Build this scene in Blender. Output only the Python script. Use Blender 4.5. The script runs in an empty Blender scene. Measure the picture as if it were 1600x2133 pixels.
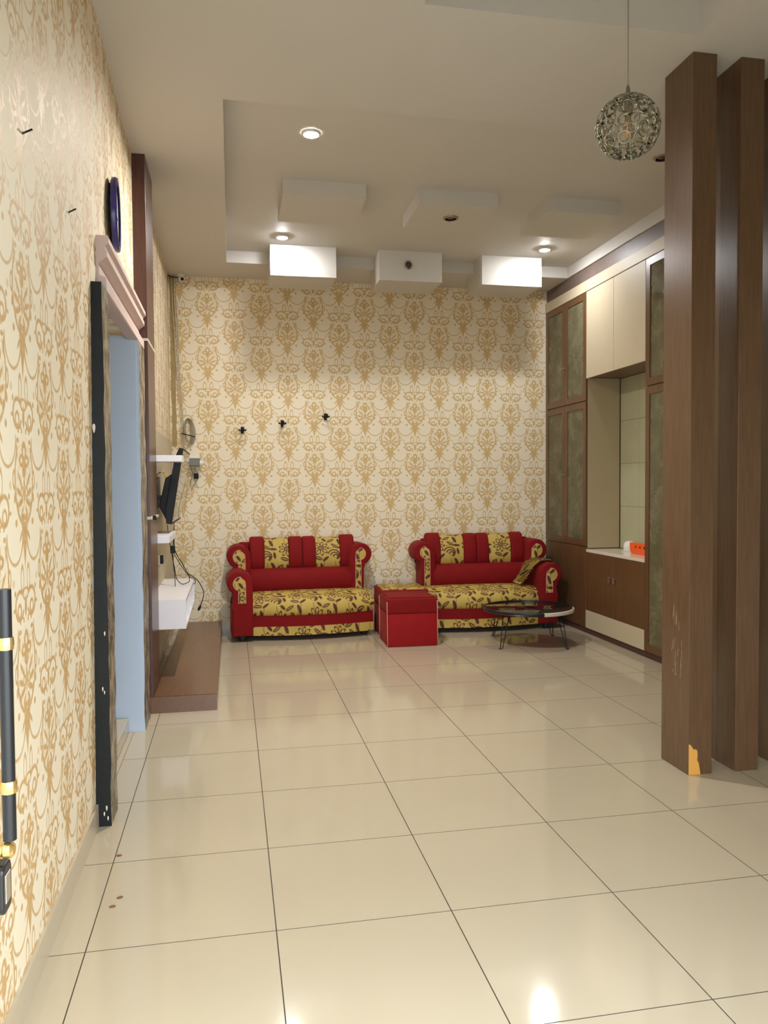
import bpy, bmesh, math, random
from mathutils import Matrix, Vector

PI = math.pi
scene = bpy.context.scene
COL = scene.collection

# ------------------------------------------------------------------ camera, world, exposure
cam_d = bpy.data.cameras.new('camera')
cam = bpy.data.objects.new('camera', cam_d)
COL.objects.link(cam)
R_ = Vector((0.98153159, -0.1911929, -0.00640348))
U_ = Vector((0.01285609, 0.03252789, 0.99938814))
F_ = Vector((0.19086763, 0.98101336, -0.03438514))
cam.matrix_world = Matrix(((R_.x, U_.x, -F_.x, 0.47202), (R_.y, U_.y, -F_.y, -2.56794), (R_.z, U_.z, -F_.z, 1.47091), (0, 0, 0, 1)))
cam_d.sensor_fit = 'VERTICAL'
cam_d.sensor_height = 36.0
cam_d.lens = 1633.379 * 36.0 / 2133.0
cam_d.clip_start = 0.02
scene.camera = cam

SKY = 10.5
LAMP = 1700.0
world = bpy.data.worlds.new('daylight')
scene.world = world
world.use_nodes = True
wn = world.node_tree
bg = wn.nodes['Background']
bg.inputs[0].default_value = (0.86, 0.94, 1.0, 1)
bg.inputs[1].default_value = SKY
# sampling portal in the open front doorway (emits nothing itself)
pl = bpy.data.lights.new('doorway_portal', 'AREA')
pl.shape = 'RECTANGLE'; pl.size = 1.85; pl.size_y = 2.3
pl.cycles.is_portal = True
po = bpy.data.objects.new('doorway_portal', pl)
po.location = (0.875, -1.86, 1.15); po.rotation_euler = (PI/2, 0, 0)
COL.objects.link(po)

vs = scene.view_settings
vs.view_transform = 'Standard'; vs.look = 'None'; vs.exposure = 0.02; vs.gamma = 1.0; vs.use_curve_mapping = False
scene.cycles.sample_clamp_indirect = 4.0
scene.cycles.max_bounces = 10
scene.cycles.diffuse_bounces = 6
scene.cycles.transparent_max_bounces = 24
scene.cycles.caustics_reflective = False
scene.cycles.caustics_refractive = False

# ------------------------------------------------------------------ node helpers
class X:
    """scalar node expression"""
    def __init__(s, nt, sock): s.nt = nt; s.k = sock
    def op(s, o, b=None, c=None, clamp=False):
        n = s.nt.nodes.new('ShaderNodeMath'); n.operation = o; n.use_clamp = clamp
        for i, v in enumerate((s, b, c)):
            if v is None: continue
            if isinstance(v, X): s.nt.links.new(v.k, n.inputs[i])
            else: n.inputs[i].default_value = float(v)
        return X(s.nt, n.outputs[0])
    def __add__(s, b): return s.op('ADD', b)
    def __sub__(s, b): return s.op('SUBTRACT', b)
    def __mul__(s, b): return s.op('MULTIPLY', b)
    def abs(s): return s.op('ABSOLUTE')
    def mx(s, b): return s.op('MAXIMUM', b)
    def mn(s, b): return s.op('MINIMUM', b)
    def mad(s, a, b, clamp=False): return s.op('MULTIPLY_ADD', a, b, clamp)
    def below(s, w, soft): return s.mad(-1.0/soft, w/soft + 0.5, True)   # 1 where s < w
def comb(nt, x, y):
    n = nt.nodes.new('ShaderNodeCombineXYZ'); nt.links.new(x.k, n.inputs[0]); nt.links.new(y.k, n.inputs[1]); return n.outputs[0]
def ell(nt, p, cx, cy, a, b, rot=0.0):
    if rot:
        r = nt.nodes.new('ShaderNodeVectorRotate'); r.rotation_type = 'Z_AXIS'
        nt.links.new(p, r.inputs['Vector']); r.inputs['Center'].default_value = (cx, cy, 0); r.inputs['Angle'].default_value = rot
        p = r.outputs[0]
    m = nt.nodes.new('ShaderNodeVectorMath'); m.operation = 'MULTIPLY_ADD'
    nt.links.new(p, m.inputs[0]); m.inputs[1].default_value = (1/a, 1/b, 0); m.inputs[2].default_value = (-cx/a, -cy/b, 0)
    l = nt.nodes.new('ShaderNodeVectorMath'); l.operation = 'LENGTH'; nt.links.new(m.outputs[0], l.inputs[0])
    return X(nt, l.outputs['Value'])
def disc(nt, p, cx, cy, a, b=None, soft=None, rot=0.0):
    b = b or a; s = (soft or 0.010)/min(a, b)
    return ell(nt, p, cx, cy, a, b, rot).below(1.0, s)
def ring(nt, p, cx, cy, a, b, w, soft=0.010, rot=0.0):
    d = (ell(nt, p, cx, cy, a, b, rot) - 1.0).abs(); q = 0.5*(a+b)
    return d.below(w/q, soft/q)
def union(l):
    r = l[0]
    for q in l[1:]: r = r.mx(q)
    return r

MATS = {}
def new_mat(name):
    m = bpy.data.materials.new(name); m.use_nodes = True
    nt = m.node_tree; b = nt.nodes['Principled BSDF']
    MATS[name] = m
    return m, nt, b
def objco(nt):
    t = nt.nodes.new('ShaderNodeTexCoord'); return t.outputs['Object']
def noise(nt, vec, scale, detail=3, rough=0.55, stretch=None):
    if stretch:
        mp = nt.nodes.new('ShaderNodeMapping'); mp.inputs['Scale'].default_value = stretch
        nt.links.new(vec, mp.inputs['Vector']); vec = mp.outputs[0]
    n = nt.nodes.new('ShaderNodeTexNoise'); n.inputs['Scale'].default_value = scale
    n.inputs['Detail'].default_value = detail; n.inputs['Roughness'].default_value = rough
    nt.links.new(vec, n.inputs['Vector']); return X(nt, n.outputs['Fac'])
def mixc(nt, f, a, b):
    n = nt.nodes.new('ShaderNodeMix'); n.data_type = 'RGBA'
    if isinstance(f, X): nt.links.new(f.k, n.inputs[0])
    else: n.inputs[0].default_value = f
    for i, v in ((6, a), (7, b)):
        if isinstance(v, tuple): n.inputs[i].default_value = (*v, 1) if len(v) == 3 else v
        else: nt.links.new(v, n.inputs[i])
    return n.outputs[2]
def bump(nt, b, h, strength, dist=0.01):
    n = nt.nodes.new('ShaderNodeBump'); n.inputs['Strength'].default_value = strength; n.inputs['Distance'].default_value = dist
    nt.links.new(h.k, n.inputs['Height']); nt.links.new(n.outputs[0], b.inputs['Normal'])
def plain(name, col, rough=0.5, metal=0.0, var=0.06, vscale=6.0, spec=0.5, bmp=0.0, bscale=60, coat=0.0, stretch=None):
    m, nt, b = new_mat(name); co = objco(nt)
    f = noise(nt, co, vscale, 3, 0.55, stretch)
    lo = tuple(c*(1-var) for c in col); hi = tuple(min(1, c*(1+var)) for c in col)
    nt.links.new(mixc(nt, f, lo, hi), b.inputs['Base Color'])
    b.inputs['Roughness'].default_value = rough; b.inputs['Metallic'].default_value = metal
    b.inputs['Specular IOR Level'].default_value = spec
    if coat: b.inputs['Coat Weight'].default_value = coat; b.inputs['Coat Roughness'].default_value = 0.05
    if bmp: bump(nt, b, noise(nt, co, bscale, 4), bmp)
    return m
def wood(name, c0, c1, rough, axis='z', spec=0.5, scale=7.0):
    m, nt, b = new_mat(name); co = objco(nt)
    st = {'z': (9, 9, 0.6), 'y': (9, 0.6, 9), 'x': (0.6, 9, 9)}[axis]
    g = noise(nt, co, scale, 5, 0.6, st); g2 = noise(nt, co, scale*9, 2, 0.5, st)
    f = g.mad(0.75, 0.0) + g2.mad(0.25, 0.0)
    f = f.mad(2.6, -0.8, True)
    nt.links.new(mixc(nt, f, c0, c1), b.inputs['Base Color'])
    b.inputs['Roughness'].default_value = rough; b.inputs['Specular IOR Level'].default_value = spec
    bump(nt, b, f, 0.06, 0.002)
    return m

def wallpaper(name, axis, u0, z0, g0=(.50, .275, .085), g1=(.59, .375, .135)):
    """half-drop damask: one motif per column, mirrored, 0.537 m repeat"""
    PER = 0.537
    m, nt, b = new_mat(name); co = objco(nt)
    sp = nt.nodes.new('ShaderNodeSeparateXYZ'); nt.links.new(co, sp.inputs[0])
    u = X(nt, sp.outputs[axis]).mad(1/PER, -u0/PER); v = X(nt, sp.outputs[2]).mad(-1/PER, z0/PER)
    k = u.mad(2.0, 0.5).op('FLOOR')
    x = (u - k*0.5).abs()
    A = 0.158
    t0 = (v + k*0.5) + A
    t = t0.op('FRACT') - A
    t2 = (t0 + 0.5).op('FRACT') - A
    x2 = x.mad(-1.0, 0.5)
    p = comb(nt, x, t); q = comb(nt, x2, t2)
    L = []
    up = t.mad(-1, 0)
    # lyre frame round the bouquet, curling ends
    L.append(ring(nt, p, 0, .085, .180, .235, .0125).mn(up.below(.085, .02)))
    L.append(disc(nt, p, .146, -.075, .014, .055, rot=-.3)); L.append(disc(nt, p, .120, -.118, .026, .014))
    L.append(ring(nt, p, .196, .085, .024, .042, .010)); L.append(disc(nt, p, .178, .175, .022, .034, rot=.5))
    # bouquet
    L.append(ring(nt, p, 0, -.062, .032, .040, .016)); L.append(ring(nt, p, .052, -.015, .034, .024, .014)); L.append(disc(nt, p, 0, .030, .040, .048))
    # scrolls in the bowl
    L.append(disc(nt, p, .085, .085, .062, .015, rot=.75)); L.append(disc(nt, p, .105, .150, .056, .017, rot=.35)); L.append(disc(nt, p, .075, .205, .058, .018, rot=-.35)); L.append(disc(nt, p, .130, .225, .034, .016, rot=1.0)); L.append(disc(nt, p, .045, .255, .040, .015, rot=-.9)); L.append(ring(nt, p, .045, .150, .020, .026, .009))
    L.append(disc(nt, p, 0, .14, .016, .075)); L.append(disc(nt, p, .03, .285, .036, .022))
    # fan tail with feather tips
    w = t.mad(-.26, .146).mx(0.0)
    L.append((x - w).below(0.0, .010).mn(up.below(-.320, .01)))
    L.append(disc(nt, p, .070, .375, .046, .013, rot=-.75)); L.append(disc(nt, p, .050, .43, .040, .011, rot=-1.05))
    L.append(disc(nt, p, .165, .31, .020)); L.append(ring(nt, p, .062, .610, .028, .068, .010))
    # S scrolls
    sc = ring(nt, p, .118, .742, .080, .074, .0125)
    L.append(sc.mn((ell(nt, p, .040, .725, .03, .05)).mad(5, -4.5, True)))
    L.append(ring(nt, p, .124, .772, .034, .034, .010)); L.append(disc(nt, p, 0, .755, .022, .058))
    L.append(disc(nt, p, .205, .670, .016)); L.append(disc(nt, p, .215, .755, .028, .011))
    L.append(ring(nt, p, .075, .832, .034, .022, .009)); L.append(ring(nt, p, .0, .690, .05, .03, .009))
    fine = union(L)
    # long swags run into the neighbouring column
    sw = []
    for (pp, tt) in ((p, t), (q, t2)):
        sw.append(ring(nt, pp, .192, .372, .148, .150, .0088).mn(tt.mad(-1, 0).below(-.360, .02)))
    swag = union(sw); dots = disc(nt, p, .232, .615, .022)
    haze = noise(nt, co, 75, 3, .65)
    body = haze.mad(4.0, -1.7, True) * ell(nt, p, 0, .10, .17, .24).below(1.0, .3)
    n2 = noise(nt, co, 60, 3, .65)
    pat = (fine * n2.mad(.95, .40, True)).mx(swag*0.80).mx(dots*.45).mx(body*.40)
    base = mixc(nt, noise(nt, co, 1.3, 2), (.80, .715, .545), (.84, .755, .59))
    gold = mixc(nt, n2, g0, g1)
    nt.links.new(mixc(nt, pat, base, gold), b.inputs['Base Color'])
    ro = pat.mad(-.15, .62)
    nt.links.new(ro.k, b.inputs['Roughness'])
    b.inputs['Specular IOR Level'].default_value = 0.35
    h = pat.mad(.6, 0) + noise(nt, co, 160, 2, .6, (1, 1, .35))*0.4
    bump(nt, b, h, 0.25, 0.003)
    return m

def floral(name, su=0.0, sv=0.0):
    """mustard upholstery print with maroon flowers, sprigs and curls"""
    m, nt, b = new_mat(name); co = objco(nt)
    sp = nt.nodes.new('ShaderNodeSeparateXYZ'); nt.links.new(co, sp.inputs[0])
    W, H = .300, .235
    u = X(nt, sp.outputs[0]).mad(1/(W*1.15), su); v = (X(nt, sp.outputs[2]) + X(nt, sp.outputs[1])).mad(1/(H*1.25), sv)
    row = v.op('FLOOR'); fv = v.op('FRACT').mad(H, 0)
    fu = (u + row*0.5).op('FRACT').mad(W, 0)
    p = comb(nt, fu, fv); S = .0035
    cx, cy = .082, .118
    dx = fu - cx; dy = fv - cy
    r = ell(nt, p, cx, cy, 1, 1); th = dy.op('ARCTAN2', dx)
    pet = (th*4.5).op('COSINE').abs()
    edge = pet.mad(.034, .034)
    L = [(r - edge).abs().below(.0062, S), (r - .019).abs().below(.0055, S), r.below(.008, S)]
    L.append((th*4.5).op('SINE').abs().mad(-1, 1).below(.16, .12).mn(r.below(.046, S)).mn((r*-1.0).below(-.019, S)))
    # curls
    for (a, c, d, e) in ((.196, .052, .052, .046), (.203, .044, .036, .031), (.212, .037, .020, .018)):
        L.append(ring(nt, p, a, c, d, e, .0055, S).mn((fv + fu*.6).mad(-1, 0).below(-.150, .01)))
    for (a, c, d, e, ro) in ((.205, .140, .040, .014, .7), (.245, .185, .040, .014, 1.2), (.262, .120, .034, .013, .1), (.168, .200, .036, .014, -.5), (.06, .026, .036, .015, .3), (.125, .020, .032, .012, -.6), (.275, .060, .030, .012, 1.4), (.110, .215, .030, .012, .9)):
        L.append(disc(nt, p, a, c, d, e, S, ro))
    stem = ring(nt, p, .16, .235, .10, .12, .003, S)
    dark = union(L)
    vein = union([disc(nt, p, .205, .140, .028, .004, S, .7), disc(nt, p, .06, .026, .026, .0045, S, .3), disc(nt, p, .168, .200, .024, .004, S, -.5)])
    pat = (dark*(vein.mad(-.75, 1.0))).mx(stem*.7)
    base = mixc(nt, noise(nt, co, 9, 3), (.45, .305, .055), (.57, .42, .11))
    mar = mixc(nt, noise(nt, co, 14, 1), (.070, .016, .012), (.11, .035, .015))
    nt.links.new(mixc(nt, pat, base, mar), b.inputs['Base Color'])
    b.inputs['Roughness'].default_value = .62; b.inputs['Specular IOR Level'].default_value = .35
    bump(nt, b, noise(nt, co, 500, 2), .12, .001)
    return m

def glass_mat(name, tint, refl_rough=0.02, ior=1.55):
    m = bpy.data.materials.new(name); m.use_nodes = True; nt = m.node_tree; nt.nodes.clear()
    o = nt.nodes.new('ShaderNodeOutputMaterial'); t = nt.nodes.new('ShaderNodeBsdfTransparent'); t.inputs[0].default_value = (*tint, 1)
    g = nt.nodes.new('ShaderNodeBsdfGlossy'); g.inputs['Roughness'].default_value = refl_rough
    f = nt.nodes.new('ShaderNodeFresnel'); f.inputs[0].default_value = ior
    mx = nt.nodes.new('ShaderNodeMixShader')
    nt.links.new(f.outputs[0], mx.inputs[0]); nt.links.new(t.outputs[0], mx.inputs[1]); nt.links.new(g.outputs[0], mx.inputs[2])
    nt.links.new(mx.outputs[0], o.inputs[0]); MATS[name] = m
    return m
def emit_mat(name, col, s):
    m, nt, b = new_mat(name)
    b.inputs['Base Color'].default_value = (*col, 1); b.inputs['Emission Color'].default_value = (*col, 1); b.inputs['Emission Strength'].default_value = s
    return m

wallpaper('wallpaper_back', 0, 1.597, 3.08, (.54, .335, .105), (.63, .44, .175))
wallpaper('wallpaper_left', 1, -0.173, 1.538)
floral('floral'); floral('floral_b', .35, .55); floral('floral_c', .62, .2)
plain('ceiling_paint', (.60, .572, .525), .62, var=.02, vscale=2)
plain('tile_glaze', (.49, .42, .305), .085, var=.035, vscale=1.6, spec=.5)
plain('grout', (.10, .085, .06), .8, var=.2, vscale=20)
plain('skirting_tile', (.50, .43, .32), .25, var=.05)
plain('plaster', (.66, .60, .47), .7, var=.05)
plain('concrete', (.42, .41, .38), .85, var=.15)
wood('slat_laminate', (.100, .053, .026), (.140, .079, .041), .26, 'z')
wood('brown_laminate', (.098, .046, .019), (.155, .077, .034), .34, 'z')
wood('brown_laminate_y', (.125, .058, .032), (.185, .095, .052), .28, 'y')
wood('pilaster_laminate', (.056, .020, .016), (.088, .036, .028), .30, 'z')
plain('cream_laminate', (.55, .47, .325), .48, var=.03)
plain('niche_cream', (.40, .325, .20), .35, var=.04)
plain('dark_gap', (.012, .009, .007), .7)
plain('white_laminate', (.78, .76, .80), .30, var=.02)
plain('counter_white', (.72, .66, .55), .18, var=.04)
plain('cream_strip', (.62, .55, .45), .35)
plain('pink_paint', (.56, .43, .40), .55, var=.05, vscale=14)
plain('black_paint', (.009, .011, .0105), .5, spec=.22, var=.3, vscale=20, bmp=.08)
plain('blue_paint', (.47, .56, .70), .6, var=.05, vscale=3)
plain('mauve_paint', (.165, .120, .100), .45, var=.28, vscale=4)
plain('black_plastic', (.007, .007, .0075), .5, spec=.22)
plain('black_metal', (.014, .014, .015), .35, metal=.2)
plain('screen_gloss', (.010, .010, .011), .04, spec=.9)
plain('white_plastic', (.75, .73, .69), .35)
plain('grey_plastic', (.16, .16, .13), .4)
plain('cable_cream', (.62, .56, .42), .5)
plain('cable_grey', (.30, .27, .20), .5)
plain('blue_rim', (.035, .03, .16), .25)
plain('clock_face', (.72, .70, .74), .2)
plain('tape_brown', (.36, .26, .11), .6, var=.25, vscale=18)
plain('orange_plastic', (.90, .11, .012), .35)
plain('gold_metal', (.80, .55, .20), .25, metal=.9)
plain('chrome', (.75, .74, .70), .12, metal=1.0)
plain('wire_metal', (.34, .325, .25), .30, metal=.85)
plain('bronze_trim', (.34, .22, .17), .3, metal=.5)
plain('lamp_dark', (.05, .05, .05), .3)
plain('bulb_amber', (.40, .25, .11), .25)
plain('rubber_black', (.012, .012, .012), .6)
plain('patch_orange', (.72, .36, .075), .55, var=.1)
plain('scratch_pale', (.52, .38, .24), .6)
plain('debris', (.16, .05, .02), .6)
plain('door_white', (.80, .79, .76), .4)
plain('piping', (.66, .36, .27), .6)
plain('nail_metal', (.03, .028, .026), .4, metal=.6)
emit_mat('led_lens_main', (1.0, .955, .87), LAMP*2.6); emit_mat('led_lens', (.97, .98, 1.0), LAMP*.50)
def marbled_glass(name):  # clear pane with a marbled olive diffuse colour mixed in
    m = glass_mat(name, (.90, .92, .86)); nt = m.node_tree
    o = [n for n in nt.nodes if n.type == 'OUTPUT_MATERIAL'][0]; top = o.inputs[0].links[0].from_socket
    d = nt.nodes.new('ShaderNodeBsdfDiffuse'); co = objco(nt)
    n1 = noise(nt, co, 6, 6, .65).mad(2.4, -.7, True)
    nt.links.new(mixc(nt, n1, (.18, .16, .085), (.34, .305, .185)), d.inputs[0])
    mx = nt.nodes.new('ShaderNodeMixShader'); mx.inputs[0].default_value = .55
    nt.links.new(top, mx.inputs[1]); nt.links.new(d.outputs[0], mx.inputs[2]); nt.links.new(mx.outputs[0], o.inputs[0])
marbled_glass('cabinet_glass')
glass_mat('crystal', (.97, .97, .93), .03, 1.35)

def velvet(name, col):
    m, nt, b = new_mat(name); co = objco(nt)
    f = noise(nt, co, 11, 4, .6); g = noise(nt, co, 350, 2)
    nt.links.new(mixc(nt, f, tuple(c*.80 for c in col), tuple(c*1.2 for c in col)), b.inputs['Base Color'])
    b.inputs['Roughness'].default_value = .75; b.inputs['Specular IOR Level'].default_value = .2
    b.inputs['Sheen Weight'].default_value = .10; b.inputs['Sheen Tint'].default_value = (.9, .25, .2, 1)
    bump(nt, b, g, .15, .001)
    return m
velvet('red_velvet', (.195, .0035, .005)); velvet('red_velvet_light', (.27, .006, .008))

def marbled(name, c0, c1, scale):
    m, nt, b = new_mat(name); co = objco(nt)
    n = noise(nt, co, scale, 6, .65).mad(2.2, -.6, True)
    nt.links.new(mixc(nt, n, c0, c1), b.inputs['Base Color']); b.inputs['Roughness'].default_value = .4
    return m
marbled('cabinet_lining', (.60, .58, .42), (.88, .84, .66), 7)
marbled('niche_tile', (.42, .42, .27), (.48, .47, .31), 5)
def stone_strip():
    m, nt, b = new_mat('stone_strip'); co = objco(nt)
    n = noise(nt, co, 14, 5, .7, (1, 1, .8))
    w = nt.nodes.new('ShaderNodeTexWave'); w.wave_type = 'BANDS'; w.bands_direction = 'DIAGONAL'
    w.inputs['Scale'].default_value = 9; w.inputs['Distortion'].default_value = 9; w.inputs['Detail'].default_value = 3
    nt.links.new(co, w.inputs['Vector'])
    f = n.mad(7.0, -3.1, True).mx(X(nt, w.outputs['Fac']).op('POWER', 6.0)*.5)
    nt.links.new(mixc(nt, f, (.045, .038, .032), (.34, .28, .19)), b.inputs['Base Color'])
    b.inputs['Roughness'].default_value = .35
    bump(nt, b, f, .3, .004)
stone_strip()

# ------------------------------------------------------------------ object helpers
def tag(o, label, cat, group=None, kind=None):
    o['label'] = label
    if cat: o['category'] = cat
    if group: o['group'] = group
    if kind: o['kind'] = kind
    return o
def link(o, parent=None, world_coords=True):
    COL.objects.link(o)
    if parent:
        o.parent = parent
        if world_coords:
            loc = Vector((0, 0, 0)); q = parent
            while q: loc += q.location; q = q.parent
            # meshes are written in room coordinates: undo the parents' offsets
            o.location = -loc
    return o
def obj(name, bm, mat, parent=None, smooth=False, wc=True, loc=None):
    me = bpy.data.meshes.new(name)
    bmesh.ops.recalc_face_normals(bm, faces=bm.faces[:])
    bm.to_mesh(me); bm.free()
    if smooth:
        for p in me.polygons: p.use_smooth = True
        if smooth is not True:
            me.set_sharp_from_angle(angle=math.radians(smooth))
    for mm in (mat if isinstance(mat, (list, tuple)) else [mat]): me.materials.append(MATS[mm])
    o = bpy.data.objects.new(name, me)
    link(o, parent, wc)
    if loc is not None: o.location = loc
    return o
def thing(name, label, cat, loc=(0, 0, 0), group=None, kind=None, rotz=0):
    o = bpy.data.objects.new(name, None); o.empty_display_size = .1
    o.location = loc; o.rotation_euler = (0, 0, rotz); COL.objects.link(o)
    return tag(o, label, cat, group, kind)
def B():
    return bmesh.new()
def box(bm, x0, x1, y0, y1, z0, z1, bev=0, seg=2):
    vs_ = [bm.verts.new((x, y, z)) for x in (x0, x1) for y in (y0, y1) for z in (z0, z1)]
    fs = [bm.faces.new([vs_[i] for i in f]) for f in ((0, 1, 3, 2), (4, 6, 7, 5), (0, 4, 5, 1), (2, 3, 7, 6), (0, 2, 6, 4), (1, 5, 7, 3))]
    if bev:
        es = list({e for f in fs for e in f.edges})
        bmesh.ops.bevel(bm, geom=es, offset=bev, segments=seg, profile=.5, affect='EDGES')
    return bm
def bx(*a, **k): return box(B(), *a, **k)
def quad(bm, pts):
    return bm.faces.new([bm.verts.new(p) for p in pts])
def prism(bm, pts, axis, a0, a1, bev=0, seg=2):
    """pts: 2D outline; axis the extrusion axis"""
    def P(p, a):
        return {'x': (a, p[0], p[1]), 'y': (p[0], a, p[1]), 'z': (p[0], p[1], a)}[axis]
    lo = [bm.verts.new(P(p, a0)) for p in pts]; hi = [bm.verts.new(P(p, a1)) for p in pts]
    f0 = bm.faces.new(lo); f1 = bm.faces.new(hi[::-1]); n = len(pts)
    for i in range(n): bm.faces.new((lo[i], lo[(i+1) % n], hi[(i+1) % n], hi[i]))
    if bev:
        es = list(set(f0.edges) | set(f1.edges))
        bmesh.ops.bevel(bm, geom=es, offset=bev, segments=seg, profile=.5, affect='EDGES')
    return bm
def lathe(bm, prof, n=24, c=(0, 0, 0), axis='z', cap=True):
    def P(r, h, a):
        s, t = r*math.cos(a), r*math.sin(a)
        v = {'z': (s, t, h), 'x': (h, s, t), 'y': (s, h, t)}[axis]
        return (v[0]+c[0], v[1]+c[1], v[2]+c[2])
    rs = []
    for (r, h) in prof:
        rs.append([bm.verts.new(P(r, h, 2*PI*i/n)) for i in range(n)] if r > 1e-6 else [bm.verts.new(P(0, h, 0))])
    for A_, B_ in zip(rs, rs[1:]):
        for i in range(n):
            j = (i+1) % n
            if len(A_) == 1 and len(B_) == 1: continue
            if len(A_) == 1: bm.faces.new((A_[0], B_[i], B_[j]))
            elif len(B_) == 1: bm.faces.new((A_[i], A_[j], B_[0]))
            else: bm.faces.new((A_[i], A_[j], B_[j], B_[i]))
    if cap:
        for q in (rs[0], rs[-1]):
            if len(q) > 2: bm.faces.new(q)
    return bm
def smooth_path(pts, n=6):
    P = [Vector(p) for p in pts]
    out = []
    for i in range(len(P)-1):
        a, b_, c, d = P[max(i-1, 0)], P[i], P[i+1], P[min(i+2, len(P)-1)]
        for k in range(n):
            t = k/n
            out.append(.5*((2*b_) + (c-a)*t + (2*a-5*b_+4*c-d)*t*t + (3*b_-a-3*c+d)*t**3))
    out.append(P[-1]); return out
def tube(bm, pts, r, n=6, closed=False):
    P = [Vector(p) for p in pts]; rings = []; m = len(P)
    up = Vector((0.3, 0.5, 0.8)).normalized()
    for i, p in enumerate(P):
        a = P[(i-1) % m] if (closed or i > 0) else p; b_ = P[(i+1) % m] if (closed or i < m-1) else p
        t = (b_-a).normalized(); s = t.cross(up)
        if s.length < 1e-3: s = t.cross(Vector((1, 0, 0)))
        s.normalize(); w = s.cross(t)
        rr = r[i] if isinstance(r, (list, tuple)) else r
        rings.append([bm.verts.new(p + rr*(math.cos(2*PI*k/n)*s + math.sin(2*PI*k/n)*w)) for k in range(n)])
    for i in range(m if closed else m-1):
        A_, B_ = rings[i], rings[(i+1) % m]
        for k in range(n): bm.faces.new((A_[k], A_[(k+1) % n], B_[(k+1) % n], B_[k]))
    if not closed: bm.faces.new(rings[0]); bm.faces.new(rings[-1])
    return bm

# ------------------------------------------------------------------ room constants
XL, XR, YB, YF = -0.12, 4.27, 5.60, -1.80
ZC, ZR = 3.575, 3.685
D0, D1 = 1.14, 2.29              # opening in the left wall

# floor: grout bed and porch, single tiles laid on it
bm = B(); box(bm, XL-1.6, XR+.1, YF-.15, YB+.1, -.10, -.0035)
fl = obj('floor', bm, 'grout'); tag(fl, 'polished cream tile floor of the hall', 'floor', kind='structure')
g = .0013
def tile_mesh(w, d):
    bm = B(); c = .0006
    lo = [bm.verts.new(p) for p in ((-w/2, -d/2, -.003), (w/2, -d/2, -.003), (w/2, d/2, -.003), (-w/2, d/2, -.003))]
    mi = [bm.verts.new((v.co.x, v.co.y, -c)) for v in lo]
    hi = [bm.verts.new((v.co.x-math.copysign(c, v.co.x), v.co.y-math.copysign(c, v.co.y), 0)) for v in lo]
    for A_, B_ in ((lo, mi), (mi, hi)):
        for i in range(4): bm.faces.new((A_[i], A_[(i+1) % 4], B_[(i+1) % 4], B_[i]))
    bm.faces.new(hi)
    for f in bm.faces: f.material_index = 1
    bm.faces.ensure_lookup_table(); bm.faces[-1].material_index = 0
    me = bpy.data.meshes.new('tile'); bm.to_mesh(me); bm.free(); me.materials.append(MATS['tile_glaze']); me.materials.append(MATS['grout']); return me
tcache = {}
xs = [XL] + [.6*i for i in range(0, 8)] + [XR]; ys = [.6*j for j in range(-3, 10)] + [YB]
for i in range(len(xs)-1):
    for j in range(len(ys)-1):
        x0, x1, y0, y1 = xs[i]+g, xs[i+1]-g, ys[j]+g, ys[j+1]-g
        key = (round(x1-x0, 4), round(y1-y0, 4))
        if key not in tcache: tcache[key] = tile_mesh(*key)
        o = bpy.data.objects.new('tile', tcache[key]); COL.objects.link(o); o.parent = fl
        o.location = ((x0+x1)/2, (y0+y1)/2, 0)
bm = B(); box(bm, -12, 14, -14, YF-.15, -.16, -.02)
tag(obj('floor_porch', bm, 'concrete'), 'grey concrete porch outside the front door', 'floor', kind='structure')

# ceiling with the long recess and the front tray
RX0, RX1, RY0, RY1 = .455, 3.88, 1.86, 5.03
TX0, TX1, TY0, TY1 = 1.33, 2.66, -.45, .84
ZT = 3.86
bm = B()
gx = [XL, RX0, TX0, TX1, RX1, XR]; gy = [YF, TY0, TY1, RY0, RY1, YB]
for i in range(5):
    for j in range(5):
        x0, x1, y0, y1 = gx[i], gx[i+1], gy[j], gy[j+1]
        z = ZC
        if 1 <= i <= 3 and j == 3: z = ZR
        if i == 2 and j == 1: z = ZT
        quad(bm, ((x0, y0, z), (x0, y1, z), (x1, y1, z), (x1, y0, z)))
for (x0, x1, y0, y1, z) in ((RX0, RX1, RY0, RY1, ZR), (TX0, TX1, TY0, TY1, ZT)):
    for a, b_ in (((x0, y0), (x1, y0)), ((x1, y0), (x1, y1)), ((x1, y1), (x0, y1)), ((x0, y1), (x0, y0))):
        quad(bm, ((*a, ZC), (*b_, ZC), (*b_, z), (*a, z)))
box(bm, XL-.2, XR+.2, YF-.2, YB+.2, 3.90, 4.0)
bmesh.ops.remove_doubles(bm, verts=bm.verts[:], dist=1e-5)
ceil = obj('ceiling', bm, 'ceiling_paint'); tag(ceil, 'off-white gypsum ceiling with stepped recess and blocks', 'ceiling', kind='structure')
BLX = ((.865, 1.475), (1.885, 2.495), (2.895, 3.505))
for (x0, x1) in BLX:
    obj('ceiling_panel', bx(x0, x1, 3.20, 3.80, ZC, ZR+.002), 'ceiling_paint', ceil)
    obj('ceiling_block', bx(x0-.015, x1-.015, 4.765, 5.24, 3.405, ZR+.002), 'ceiling_paint', ceil)

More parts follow.
